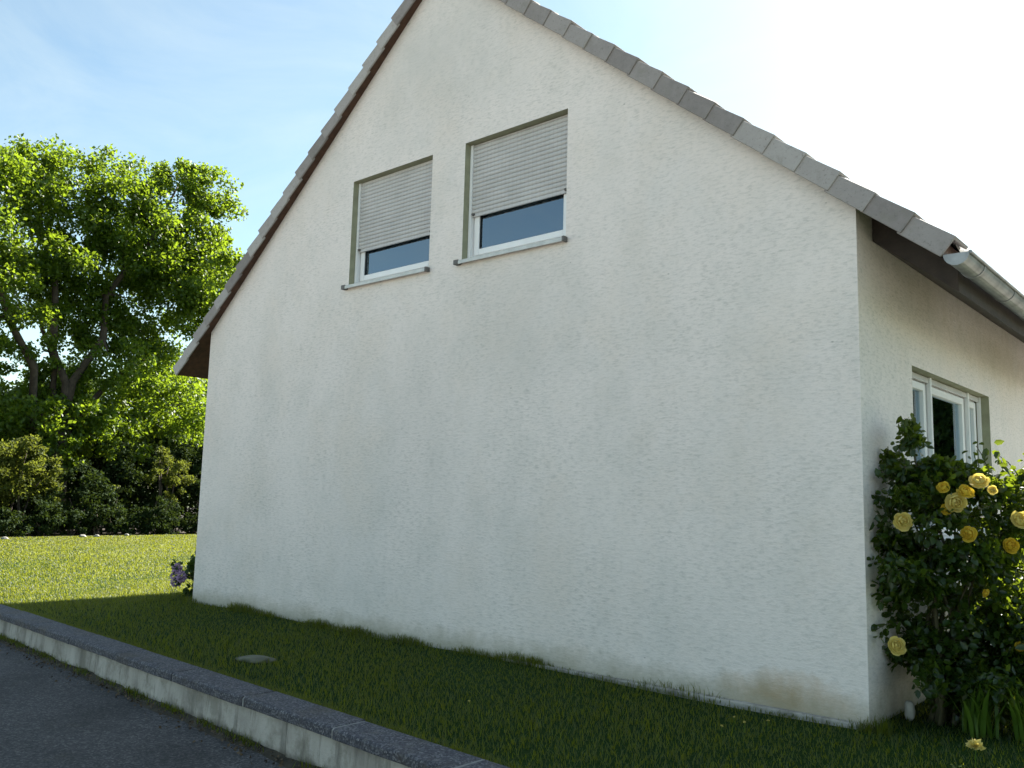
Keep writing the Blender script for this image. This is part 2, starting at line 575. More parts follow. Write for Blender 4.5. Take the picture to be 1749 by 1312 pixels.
# leaf outline: u along, v across, w fold
LEAF4 = np.array([(0, 0, 0), (0.42, 0.36, 0.12), (1, 0, -0.05), (0.42, -0.36, 0.12)])
LEAF4_F = np.array([(0, 2, 1), (0, 3, 2)])
LEAF6 = np.array([(0, 0, 0), (0.28, 0.30, 0.08), (0.68, 0.26, 0.06), (1, 0, -0.08), (0.68, -0.26, 0.06), (0.28, -0.30, 0.08)])
LEAF6_F = np.array([(0, 3, 2, 1), (0, 5, 4, 3)])


def rand_unit(n):
    v = rng.normal(size=(n, 3))
    return v / np.linalg.norm(v, axis=1, keepdims=True)


def leaves(name, pos, size, mat, parent, shape=4, out=None, outk=0.6, droop=0.35):
    pos = np.asarray(pos)
    n = len(pos)
    u = rand_unit(n)
    if out is not None:
        u = u + out * outk
    u[:, 2] -= droop
    u /= np.linalg.norm(u, axis=1, keepdims=True)
    w = rand_unit(n)
    w[:, 2] += 0.7
    w -= (w * u).sum(1, keepdims=True) * u
    w /= np.linalg.norm(w, axis=1, keepdims=True) + 1e-9
    v = np.cross(w, u)
    T, TF = (LEAF4, LEAF4_F) if shape == 4 else (LEAF6, LEAF6_F)
    s = (size * rng.uniform(0.65, 1.3, n))[:, None]
    co = pos[:, None, :] + s[:, :, None] * (T[None, :, 0:1] * u[:, None, :] + T[None, :, 1:2] * v[:, None, :] + T[None, :, 2:3] * w[:, None, :])
    k = len(T)
    faces = (np.arange(n)[:, None, None] * k + TF[None]).reshape(-1, TF.shape[1])
    return np_mesh(name, co.reshape(-1, 3), faces, mat, parent)


def cloud(clumps, dens, shell=0.55, squash=0.8):
    """points spread through ball clumps (x,y,z,r), thicker toward their skin; returns points and outward directions"""
    P, O = [], []
    for x, y, z, r in clumps:
        n = max(8, int(dens * r * r * rng.uniform(0.8, 1.2)))
        # sub-sprays inside each clump make an uneven outline
        ns = max(4, int(9 * r + 3))
        sc = rand_unit(ns) * (rng.uniform(0.35, 1.0, ns) ** shell)[:, None] * r
        sc[:, 2] *= squash
        idx = rng.integers(0, ns, n)
        sr = rng.uniform(0.30, 0.62, ns) * r
        p = sc[idx] + rand_unit(n) * (rng.uniform(0.1, 1.0, n) ** 0.6 * sr[idx])[:, None] * np.array([1, 1, 0.75])
        P.append(p + np.array([x, y, z]))
        d = p / (np.linalg.norm(p, axis=1, keepdims=True) + 1e-6)
        O.append(d)
    return np.concatenate(P), np.concatenate(O)


def curve_pts(a, b, bow, n=6, jit=0.03):
    a, b = Vector(a), Vector(b)
    L = (b - a).length
    pts = []
    for i in range(n + 1):
        t = i / n
        p = a.lerp(b, t)
        k = math.sin(math.pi * t)
        p += Vector(bow) * k
        if 0 < i < n:
            p += Vector((random.uniform(-1, 1), random.uniform(-1, 1), random.uniform(-1, 1))) * L * jit
        pts.append(p)
    return pts


# ------------------------------------------------------------------ ground, road, lawn
LAWN_X0, LAWN_X1, LAWN_Y1 = -22.6, 14.0, 42.0


def kerb_back(x):
    return -1.82 - 0.048 * (x + 8.64)


def kerb_front(x):
    return kerb_back(x) - 0.235


def road_z(x):
    return -0.240 - 0.006 * (x + 5)


mb = MB()
mb.add([(-2500, -2500, -0.50), (2500, -2500, -0.50), (2500, 2500, -0.50), (-2500, 2500, -0.50)], [(0, 1, 2, 3)])
struct(mb.build("ground", M['field']), "rough grassy ground reaching away to the horizon", "ground")

mb = MB()
xs = np.linspace(-60, 20, 41)
V, Fc = [], []
for i, x in enumerate(xs):
    V += [(x, -9.5, road_z(x)), (x, kerb_front(x) + 0.10, road_z(x))]
for i in range(len(xs) - 1):
    Fc.append((2 * i, 2 * i + 2, 2 * i + 3, 2 * i + 1))
mb.add(V, Fc)
struct(mb.build("road", M['asphalt']), "dark asphalt road in the shade in front of the edging wall", "road")

mb = MB()
mb.add([(-70, -45, -0.20), (40, -45, -0.20), (40, -9.4, -0.20), (-70, -9.4, -0.20)], [(0, 1, 2, 3)])
mb.add([(-70, -9.4, -0.6), (40, -9.4, -0.6), (40, -9.4, -0.20), (-70, -9.4, -0.20)], [(0, 1, 2, 3)])
struct(mb.build("bounce_pavement", M['bounce_paving']), "unseen pale sunlit yard added across the road to bounce light onto the gable", "bounce_pavement")  # unseen slab added to bounce sunlight onto the shaded gable

mb = MB()
mb.box(1.7, 6.5, 2.0, 13.0, -0.2, 0.02)
struct(mb.build("bounce_terrace", M['bounce_paving']), "pale paved terrace added unseen beside the long wall to brighten it", "bounce_terrace")  # unseen slab added to throw warm bounce light onto the side wall

mb = MB()
gx = np.concatenate([np.linspace(LAWN_X0, 4, 90), np.linspace(5, LAWN_X1, 6)])
gt = np.linspace(0, 1, 70) ** 1.6
V = []
for x in gx:
    y0 = kerb_back(x) - 0.02
    for t in gt:
        y = y0 + (LAWN_Y1 - y0) * t
        V.append((x, y, 0.012 * math.sin(x * 1.7 + y) * math.cos(y * 0.9) - 0.012))
ny = len(gt)
Fc = [(i * ny + j, (i + 1) * ny + j, (i + 1) * ny + j + 1, i * ny + j + 1) for i in range(len(gx) - 1) for j in range(ny - 1)]
mb.add(V, Fc)
struct(mb.build("lawn", M['lawn'], smooth=True), "mown green lawn around the house", "lawn")

mb = MB()
mb.add([(-60, -8, -0.006), (LAWN_X0 + 0.02, -1.2, -0.006), (LAWN_X0 + 0.02, 42, -0.006), (-60, 42, -0.006)], [(0, 1, 2, 3)])
mb.add([(-60, -8, -0.5), (-60, 42, -0.5), (-60, 42, -0.006), (-60, -8, -0.006)], [(0, 1, 2, 3)])
struct(mb.build("planting_bed_ground", M['soil']), "bare dark soil under the shrubs beyond the lawn", "soil bed")

# ------------------------------------------------------------------ house
W_, H_, TAN = 7.866, 3.235, 0.83
DEPTH = 11.0
CX = -W_ / 2
APEX = H_ + TAN * (W_ / 2)
house = thing("house", "white plastered house with steep grey tiled gable roof", "house", (CX, DEPTH / 2, 0))


def wall_panel(mb, outline, holes, to3, inward, th, mi_face=0, mi_rev=1):
    """flat wall with openings: front face, back face, reveals and outer edges"""
    loops = [[Vector((a, b, 0)) for a, b in outline]] + [[Vector((a, b, 0)) for a, b in h] for h in holes]
    flat = [p for l in loops for p in l]
    tris = tessellate_polygon(loops)
    iv = Vector(inward) * th
    F3 = [Vector(to3(p.x, p.y)) for p in flat]
    B3 = [p + iv for p in F3]
    mb.add(F3, tris, mi_face)
    mb.add(B3, [t[::-1] for t in tris], 2)
    o = 0
    for li, l in enumerate(loops):
        n = len(l)
        for i in range(n):
            a, b = o + i, o + (i + 1) % n
            mb.add([F3[a], F3[b], B3[b], B3[a]], [(0, 1, 2, 3)], mi_face if li == 0 else mi_rev)
        o += n


WIN = [(-5.196, -3.995), (-3.556, -2.358)]
WZ0, WZ1 = 3.430, 4.562
SW = (1.043, 3.248, 1.02, 2.322)
mb = MB()
top = H_ + 0.012
gable = [(0, -0.3), (0, top), (CX, APEX + 0.012), (-W_, top), (-W_, -0.3)]
wall_panel(mb, gable, [[(a, WZ0), (b, WZ0), (b, WZ1), (a, WZ1)] for a, b in WIN], lambda a, b: (a, 0, b), (0, 1, 0), 0.30)
wall_panel(mb, gable, [], lambda a, b: (a, DEPTH, b), (0, -1, 0), 0.30)
sw = [(0.3, -0.3), (DEPTH - 0.3, -0.3), (DEPTH - 0.3, top), (0.3, top)]
wall_panel(mb, sw, [[(SW[0], SW[2]), (SW[1], SW[2]), (SW[1], SW[3]), (SW[0], SW[3])]], lambda a, b: (0, a, b), (-1, 0, 0), 0.30)
wall_panel(mb, sw, [], lambda a, b: (-W_, a, b), (1, 0, 0), 0.30)
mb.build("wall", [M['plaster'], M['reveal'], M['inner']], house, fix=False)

mb = MB()
mb.box(-W_ + 0.31, -0.31, 0.31, DEPTH - 0.31, -0.1, 0.05)
mb.box(-W_ + 0.31, -0.31, 0.31, DEPTH - 0.31, 2.55, 2.75)
mb.box(-4.1, -3.95, 0.32, DEPTH - 0.32, 0.06, 2.54)
mb.box(-3.85, -3.70, 0.32, DEPTH - 0.32, 2.76, 5.8)
mb.box(-W_ + 0.32, -0.32, 4.2, 4.35, 0.06, 2.54)
mb.box(-W_ + 0.32, -0.32, 4.0, 4.12, 2.76, 3.6)
mb.build("floor", M['inner'], house)

# strip of footing left bare between grass and plaster
mb = MB()
mb.box(-2.9, -0.05, -0.055, -0.002, -0.2, 0.018)
mb.build("footing", M['concrete'], house, bevel=0.008)

# roof: brown boarding below, tiles above
mb = MB()
EO = 0.53
yf, yb = -0.085, DEPTH + 0.085
for s in (1, -1):
    def X(d):
        return CX + s * d
    hw = W_ / 2
    EO = 0.53 if s > 0 else 0.60
    ring = [(X(0), APEX), (X(hw + EO), H_ - TAN * EO), (X(hw + EO), H_ - TAN * EO + 0.09), (X(0), APEX + 0.09)]
    mb.loft([(a, yf, b) for a, b in ring], [(a, yb, b) for a, b in ring])
mb.build("soffit", M['soffit'], house)

mb = MB()
for s in (1,):
    ring = [(0.004, 3.055), (0.520, 3.055 - 0.80 * 0.520), (0.523, H_ - TAN * 0.520 - 0.006), (0.004, H_ - 0.007)]
    mb.loft([(a, 0.28, b) for a, b in ring], [(a, DEPTH + 0.05, b) for a, b in ring])
mb.build("eaves_board", M['eave'], house, bevel=0.006)

NC = 21
PITCH = 0.22
cosT = 1 / math.sqrt(1 + TAN * TAN)
sinT = TAN * cosT


def tile_courses(s):
    ys = np.arange(-0.06, DEPTH + 0.06, 0.04)
    prof = 0.018 * np.cos(ys * 2 * math.pi / 0.30) * 1.0
    co, fs = [], []
    n = len(ys)
    for k in range(NC):
        dt = W_ / 2 + (0.57 if s > 0 else 0.62) - PITCH * k
        dh = max(dt - PITCH - 0.04, 0.0)
        if dt < 0.05:
            break
        rows = []
        j = rng.normal(0, 0.003, n)
        for d, off in ((dt, 0.015), (dt, 0.048), (dh, 0.022)):
            z = APEX - TAN * d + 0.09 + off + (prof if off > 0.02 else prof * 0.8) + j
            rows.append(np.stack([np.full(n, CX + s * d) + (j if off > 0.02 else j), ys, z], 1))
        o = len(co) * n
        co += rows
        i = np.arange(n - 1)
        for r in (0, 1):
            a = o + r * n + i
            fs.append(np.stack([a, a + 1, a + n + 1, a + n], 1))
    return np.concatenate(co), np.concatenate(fs)


for s in (1, -1):
    co, fs = tile_courses(s)
    roof = np_mesh("roof", co, fs, M['tile'], house, smooth=False)
    roof["label"] = "roof slope of grey interlocking tiles"
    for k in range(NC):
        dt = W_ / 2 + (0.52 if s > 0 else 0.575) - PITCH * k
        jn = random.uniform(-0.006, 0.006)
        L = 0.315
        jl = random.uniform(-0.003, 0.003)
        def P(sd, n, y):
            # sd along the slope downwards from the tail, n square to the slope, from the flap's bottom line
            d = dt + sd * cosT - n * sinT * -1 * -1
            z0 = (APEX - 0.036) - TAN * dt
            return (CX + s * (dt + sd * cosT + n * sinT), y, z0 - sd * sinT + n * cosT)
        def ring(sd, lift, dy):
            yo = -0.110 - dy
            lo = lift * 0.35 + jl
            return [P(sd, lo, yo), P(sd, 0.136 + lift, yo), P(sd, 0.136 + lift, 0.16), P(sd, 0.114 + lift, 0.16),
                    P(sd, 0.114 + lift, yo + 0.02), P(sd, lo, yo + 0.02)]
        mb = MB()
        sh = -0.14 * sinT                       # square tail face moved so its top sits at the course line
        ra = ring(0.0, 0.010 + jn, 0.008 + random.uniform(0, 0.004))
        rb = ring(-L, -0.012 + jn, -0.004)
        mb.loft(ra, rb)
        mb.build("verge_tile", M['tile'], roof, bevel=0.005)
mb = MB()
for k in range(29):
    y0 = -0.12 + k * 0.39
    A, B = [], []
    for a in np.linspace(0, math.pi, 9):
        A.append((CX + 0.125 * math.cos(a), y0, APEX + 0.10 + 0.12 * math.sin(a)))
        B.append((CX + 0.112 * math.cos(a), y0 + 0.42, APEX + 0.10 + 0.107 * math.sin(a)))
    mb.loft(A, B)
mb.build("ridge_tiles", M['tile'], house)

# gutter along the right eave
gut_x, gut_z, gr = 0.606, 2.782, 0.068
mb = MB()
angs = np.linspace(math.pi, 2 * math.pi, 13)
def gring(y, r):
    return [(gut_x + r * math.cos(a), y, gut_z + r * math.sin(a)) for a in angs]
A = gring(-0.10, gr) + gring(-0.10, gr - 0.004)[::-1]
B = gring(DEPTH + 0.1, gr) + gring(DEPTH + 0.1, gr - 0.004)[::-1]
mb.loft(A, B)
mb.tube([(gut_x + gr + 0.006, -0.10, gut_z), (gut_x + gr + 0.006, DEPTH + 0.1, gut_z)], 0.011, 8)
gut = mb.build("gutter", M['zinc'], house)
mb = MB()
A = gring(-0.108, gr + 0.003)
B = gring(-0.101, gr + 0.003)
mb.loft(A, B)
mb.build("end_cap", M['zinc'], gut)
for k in range(14):
    mb = MB()
    y = 0.25 + k * 0.8
    A = gring(y, gr + 0.005) + gring(y, gr + 0.001)[::-1]
    B = gring(y + 0.025, gr + 0.005) + gring(y + 0.025, gr + 0.001)[::-1]
    mb.loft(A, B)
    mb.build("bracket", M['zinc'], gut)


def ring_frame(mb, x0, x1, z0, z1, w, y0, y1, mi=0, wb=None):
    wb = wb or w
    mb.box(x0, x0 + w, y0, y1, z0, z1, mi)
    mb.box(x1 - w, x1, y0, y1, z0, z1, mi)
    mb.box(x0 + w, x1 - w, y0, y1, z1 - w, z1, mi)
    mb.box(x0 + w, x1 - w, y0, y1, z0, z0 + wb, mi)


# gable windows
for (x0, x1), sb, lab in ((WIN[0], 3.805, "smaller-looking gable window with its shutter slightly lower"), (WIN[1], 3.862, "gable window nearer the right roof slope")):
    g = 0.003
    mb = MB()
    ring_frame(mb, x0 + g, x1 - g, WZ0 + 0.018, WZ1 - g, 0.058, 0.115, 0.185)
    win = mb.build("window", M['pvc'], house, bevel=0.004)
    win["label"] = lab
    mb = MB()
    ring_frame(mb, x0 + 0.052, x1 - 0.052, WZ0 + 0.068, WZ1 - 0.05, 0.058, 0.100, 0.160)
    mb.build("sash", M['pvc'], win, bevel=0.006)
    mb = MB()
    ring_frame(mb, x0 + 0.108, x1 - 0.108, WZ0 + 0.124, WZ1 - 0.10, 0.006, 0.112, 0.130)
    mb.build("seal", M['seal'], win)
    mb = MB()
    mb.box(x0 + 0.105, x1 - 0.105, 0.126, 0.132, WZ0 + 0.12, WZ1 - 0.10)
    mb.build("pane", M['glass'], win)
    # rails for the shutter
    for a, b in ((x0 + g, x0 + 0.034), (x1 - 0.034, x1 - g)):
        mb = MB()
        mb.box(a, b, 0.066, 0.112, WZ0 + 0.030, WZ1 - g)
        mb.build("guide_rail", M['pvc'], win, bevel=0.003)
    # slatted curtain
    mb = MB()
    sx0, sx1 = x0 + 0.036, x1 - 0.036
    zs = sb
    prof = []
    step = 0.0405
    z = sb + 0.03
    prof += [(0.078, sb), (0.078, sb + 0.028)]
    while z < WZ1 - 0.005:
        for t, d in ((0.03, 0.088), (0.10, 0.080), (0.30, 0.0745), (0.55, 0.073), (0.80, 0.0755), (0.95, 0.081)):
            zz = z + t * step
            if zz < WZ1 - 0.004:
                prof.append((d, zz))
        z += step
    n = len(prof)
    V = [(sx0, y, z) for y, z in prof] + [(sx1, y, z) for y, z in prof] + [(sx0, 0.096, sb), (sx1, 0.096, sb), (sx0, 0.096, prof[-1][1]), (sx1, 0.096, prof[-1][1])]
    Fc = [(i, n + i, n + i + 1, i + 1) for i in range(n - 1)] + [(2 * n, 2 * n + 1, n, 0), (2 * n, 2 * n + 2, 2 * n + 3, 2 * n + 1)]
    mb.add(V, Fc)
    mb.build("roller_shutter", M['shutter'], win)
    for xx in (x0 + 0.060, x1 - 0.060):
        mb = MB()
        mb.tube([(xx, 0.079, sb + 0.022), (xx, 0.060, sb + 0.022), (xx, 0.052, sb + 0.020)], [0.013, 0.013, 0.009], 10)
        mb.build("stop_peg", M['dark'], win)
    # sill with end caps
    mb = MB()
    ring = [(-0.052, WZ0 - 0.030), (-0.052, WZ0 + 0.002), (-0.040, WZ0 + 0.006), (0.112, WZ0 + 0.026), (0.112, WZ0 + 0.006), (-0.044, WZ0 - 0.014), (-0.044, WZ0 - 0.030)]
    mb.loft([(x0 + 0.002, y, z) for y, z in ring], [(x1 - 0.002, y, z) for y, z in ring])
    sill = mb.build("sill", M['sill'], win)
    for a, b in ((x0 - 0.055, x0 + 0.001), (x1 - 0.001, x1 + 0.022)):
        mb = MB()
        mb.box(a, b, -0.056, -0.003, WZ0 - 0.032, WZ0 + 0.012)
        mb.build("end_cap", M['dark'], sill, bevel=0.003)
    # potted cyclamen-like light blooms seen low behind the glass are too vague to build

# side window: three lights
y0, y1, z0, z1 = SW
mb = MB()
def sbox(mb, ya, yb, za, zb, xa, xb, mi=0):
    mb.box(xa, xb, ya, yb, za, zb, mi)
def sframe(mb, ya, yb, za, zb, w, xa, xb):
    sbox(mb, ya, ya + w, za, zb, xa, xb)
    sbox(mb, yb - w, yb, za, zb, xa, xb)
    sbox(mb, ya + w, yb - w, zb - w, zb, xa, xb)
    sbox(mb, ya + w, yb - w, za, za + w, xa, xb)
g = 0.003
sframe(mb, y0 + g, y1 - g, z0 + 0.02, z1 - g, 0.06, -0.185, -0.120)
m1, m2 = 1.735, 2.83
sbox(mb, m1 - 0.035, m1 + 0.035, z0 + 0.08, z1 - 0.063, -0.185, -0.118)
sbox(mb, m2 - 0.035, m2 + 0.035, z0 + 0.08, z1 - 0.063, -0.185, -0.118)
win = mb.build("window", M['pvc'], house, bevel=0.004)
win["label"] = "wide three-light window behind the rose bush"
for a, b in ((y0 + 0.055, m1 - 0.03), (m1 + 0.03, m2 - 0.03), (m2 + 0.03, y1 - 0.055)):
    mb = MB()
    sframe(mb, a, b, z0 + 0.075, z1 - 0.056, 0.058, -0.165, -0.100)
    sa = mb.build("sash", M['pvc'], win, bevel=0.006)
    mb = MB()
    sbox(mb, a + 0.055, b - 0.055, z0 + 0.13, z1 - 0.11, -0.136, -0.130)
    mb.build("pane", M['glass_low'], win)
for a, b in ((y0 + g, y0 + 0.034), (m1 - 0.017, m1 + 0.017), (m2 - 0.017, m2 + 0.017), (y1 - 0.034, y1 - g)):
    mb = MB()
    sbox(mb, a, b, z0 + 0.035, z1 - g, -0.098, -0.066)
    mb.build("guide_rail", M['pvc'], win, bevel=0.003)
for a, b in ((y0 + 0.036, m1 - 0.02), (m1 + 0.02, m2 - 0.02), (m2 + 0.02, y1 - 0.036)):
    mb = MB()
    sbox(mb, a, b, z1 - 0.050, z1 - 0.006, -0.093, -0.078)
    mb.build("roller_shutter", M['shutter'], win, bevel=0.004)
mb = MB()
sbox(mb, y0 - 0.05, y1 + 0.05, z0 - 0.03, z0 + 0.004, 0.002, 0.055)
sbox(mb, y0 + 0.003, y1 - 0.003, z0 + 0.004, z0 + 0.018, -0.115, 0.050)
mb.build("sill", M['sill'], win, bevel=0.004)
for a, b in ((1.08, 1.35), (2.42, 2.86), (2.95, 3.2)):
    mb = MB()
    n = 40
    V, Fc = [], []
    for i in range(n + 1):
        y = a + (b - a) * i / n
        x = -0.36 + 0.022 * math.sin(i * 1.15) + 0.008 * math.sin(i * 2.7)
        V += [(x, y, z0 - 0.2), (x, y, z1 + 0.03)]
    Fc = [(2 * i, 2 * i + 2, 2 * i + 3, 2 * i + 1) for i in range(n)]
    mb.add(V, Fc)
    mb.build("curtain", M['curtain'], win, smooth=True)

# ------------------------------------------------------------------ edging wall beside the road
ew = thing("edging_wall", "low pale concrete edging wall with dark coping between road and lawn", "garden wall", (-4, kerb_back(-4), -0.3))
slope = -0.048
xs_ = [-14.1, -11.2, -8.3, -5.45, -2.58, 0.3, 3.2]
for a, b in zip(xs_[:-1], xs_[1:]):
    mb = MB()
    n = 14
    A = []
    prevring = None
    rings = []
    for i in range(n + 1):
        x = a + 0.006 + (b - a - 0.012) * i / n
        f = kerb_front(x) + 0.036 + random.uniform(-0.004, 0.004)
        bk = kerb_back(x) - 0.03
        rings.append([(x, f - 0.006, -0.55), (x, bk, -0.55), (x, bk, -0.038), (x, f, -0.038), (x, f - random.uniform(0, 0.006), -0.15)])
    V = [p for r in rings for p in r]
    Fc = [(0, 1, 2, 3, 4), tuple(n * 5 + k for k in (4, 3, 2, 1, 0))]
    for i in range(n):
        for k in range(5):
            Fc.append((i * 5 + k, i * 5 + (k + 1) % 5, (i + 1) * 5 + (k + 1) % 5, (i + 1) * 5 + k))
    mb.add(V, Fc)
    mb.build("wall_block", M['concrete'], ew, bevel=0.008)
x = -14.0
joint0 = -3.045
x = joint0 - 11 * 0.97
while x < 3.0:
    L = 0.97
    a, b = x + 0.007, x + L - 0.007
    dz = random.uniform(-0.004, 0.004)
    dy = random.uniform(-0.006, 0.006)
    mb = MB()
    n = 8
    rings = []
    for i in range(n + 1):
        xx = a + (b - a) * i / n
        f, bk = kerb_front(xx) + dy, kerb_back(xx) + 0.004 + dy
        j = random.uniform(-0.003, 0.003)
        rings.append([(xx, f + j, -0.036), (xx, bk, -0.036), (xx, bk, 0.026 + dz), (xx, f + 0.012 + j, 0.024 + dz), (xx, f + j, 0.012 + dz)])
    V = [p for r in rings for p in r]
    Fc = [(0, 1, 2, 3, 4), tuple(n * 5 + k for k in (4, 3, 2, 1, 0))]
    for i in range(n):
        for k in range(5):
            Fc.append((i * 5 + k, i * 5 + (k + 1) % 5, (i + 1) * 5 + (k + 1) % 5, (i + 1) * 5 + k))
    mb.add(V, Fc)
    sl_ = mb.build("coping_slab", M['coping'], ew, bevel=0.006)
    mb = MB()
    mb.add([], [])
    f, bk = kerb_front(x) + 0.004, kerb_back(x) - 0.004
    mb.loft([(x - 0.009, f, -0.034), (x + 0.009, f, -0.034), (x + 0.009, f, 0.010), (x + 0.009, f + 0.012, 0.022), (x - 0.009, f + 0.012, 0.022), (x - 0.009, f, 0.010)],
            [(x - 0.009, bk, -0.034), (x + 0.009, bk, -0.034), (x + 0.009, bk, 0.020), (x + 0.009, bk, 0.0215), (x - 0.009, bk, 0.0215), (x - 0.009, bk, 0.020)])
    mb.build("mortar_joint", M['mortar'], sl_)
    x += L


# dirt and dead leaves swept against the wall's foot
mb = MB()
from mathutils import noise as nz
n = 260
rows = []
for i in range(n + 1):
    x = -14.0 + 17.0 * i / n
    w = 0.055 + 0.075 * max(0, 0.5 + nz.noise(Vector((x * 1.3, 0, 3)))) + 0.03 * nz.noise(Vector((x * 6, 2, 0)))
    h = 0.018 + 0.035 * max(0, 0.4 + nz.noise(Vector((x * 1.7, 5, 1)))) + 0.012 * nz.noise(Vector((x * 8, 1, 7)))
    f = kerb_front(x) + 0.045
    rows.append([(x, f, road_z(x) + max(0.006, h)), (x, f - w * 0.55, road_z(x) + max(0.005, h * 0.45)), (x, f - max(0.02, w), road_z(x) - 0.003)])
V = [p for r in rows for p in r]
mb.add(V, [(i * 3 + k, i * 3 + k + 1, i * 3 + k + 4, i * 3 + k + 3) for i in range(n) for k in range(2)])
tag(mb.build("dirt", M['dirt'], smooth=True), "dark dirt and moss gathered along the foot of the edging wall", "dirt", None, "stuff")
n = 900
x = rng.uniform(-11, 0.5, n)
y = kerb_front(x) + 0.03 - np.abs(rng.normal(0, 0.10, n))
P = np.stack([x, y, -0.240 - 0.006 * (x + 5) + 0.012 + rng.uniform(0, 0.02, n) * (rng.uniform(size=n) < 0.5)], 1)
tag(leaves("litter", P, 0.026, M['litter'], None, 4, None, 0, 0.05), "brown leaf litter scattered along the road edge", "leaf litter", None, "stuff")

# ------------------------------------------------------------------ small stones
def stone(loc, rx, ry, rz, mat, name="stone"):
    bm = bmesh.new()
    bmesh.ops.create_icosphere(bm, subdivisions=3, radius=1)
    sd = random.uniform(0, 50)
    from mathutils import noise as nz
    for v in bm.verts:
        k = 1 + 0.28 * nz.noise(v.co * 1.4 + Vector((sd, 0, 0))) + 0.10 * nz.noise(v.co * 4 + Vector((0, sd, 0)))
        v.co = Vector((v.co.x * rx * k, v.co.y * ry * k, v.co.z * rz * k))
    me = bpy.data.meshes.new(name)
    bm.to_mesh(me)
    bm.free()
    me.materials.append(mat)
    me.polygons.foreach_set("use_smooth", [True] * len(me.polygons))
    o = bpy.data.objects.new(name, me)
    o.location = loc
    o.rotation_euler = (0, 0, random.uniform(0, 3))
    COL.objects.link(o)
    return o


o = stone((-4.18, -1.50, 0.004), 0.15, 0.11, 0.022, M['flatstone'], "flat_stone")
o.rotation_euler = (0, 0, 0.3)
tag(o, "flat grey stone sunk in the shaded lawn close to the edging wall", "stone")
o = stone((0.12, 0.36, 0.06), 0.035, 0.03, 0.065, M['stone'], "stone")
tag(o, "small upright pale stone at the foot of the rose bush", "stone")
for x, y, a in ((-21.70, 4.68, 0.12), (-21.64, 5.02, 0.10), (-21.9, 5.95, 0.08), (-21.2, 2.62, 0.08)):
    o = stone((x - 0.3, y, 0.02), a, a * 0.6, 0.045, M['stone'], "edging_stone")
    tag(o, "pale stone lying along the far edge of the sunny lawn", "stone", "pale stones along the lawn's far edge")


# ------------------------------------------------------------------ trees and shrubs beyond the lawn
def tree(name, label, base, trunk_h, r0, clumps, dens, size, leafmat, twigs=True, group=None, lean=(0, 0)):
    t = thing(name, label, "tree", base, group)
    mb = MB()
    bx, by, bz = base
    top = (bx + lean[0], by + lean[1], trunk_h)
    mb.tube(curve_pts((bx, by, -0.2), top, (0.05, 0.08, 0), 6, 0.012), [r0 * 1.35, r0 * 1.1, r0, r0 * 0.96, r0 * 0.92, r0 * 0.9, r0 * 0.86], 12)
    # main limbs: farthest-point choice of clump centres
    C = np.array([c[:3] for c in clumps])
    nl = min(7, len(C))
    chosen = [int(np.argmax(C[:, 2]))]
    while len(chosen) < nl:
        d = np.min(np.linalg.norm(C[:, None] - C[chosen][None], axis=2), axis=1)
        chosen.append(int(np.argmax(d)))
    nodes = []
    for ci in chosen:
        e = C[ci]
        st = Vector(top).lerp(Vector((bx, by, trunk_h * 0.8)), random.uniform(0, 1))
        L = (Vector(e) - st).length
        pts = curve_pts(st, e, (0, 0, L * 0.10), 8, 0.03)
        ra = r0 * min(0.34, 0.16 + 0.022 * L)
        rad = [ra * (1 - i / 8) ** 0.8 + 0.02 for i in range(9)]
        mb.tube(pts, rad, 8)
        nodes += [(p, r) for p, r in zip(pts[2:], rad[2:])]
    for i, e in enumerate(C):
        if i in chosen:
            continue
        e = Vector(e)
        best = min(nodes, key=lambda q: (q[0] - e).length + 0.6 * max(0, q[0].z - e.z))
        L = (best[0] - e).length
        pts = curve_pts(best[0], e, (0, 0, L * 0.08), 5, 0.04)
        ra = min(best[1] * 0.7, 0.11)
        mb.tube(pts, [max(0.012, ra * (1 - j / 5.5)) for j in range(6)], 6)
        nodes += [(p, ra * (1 - j / 6)) for j, p in enumerate(pts)][2:4]
    mb.build("trunk", M['bark'], t, smooth=True)
    P, O = cloud(clumps, dens)
    leaves("crown", P, size, leafmat, t, 4, O, 0.5)
    return t


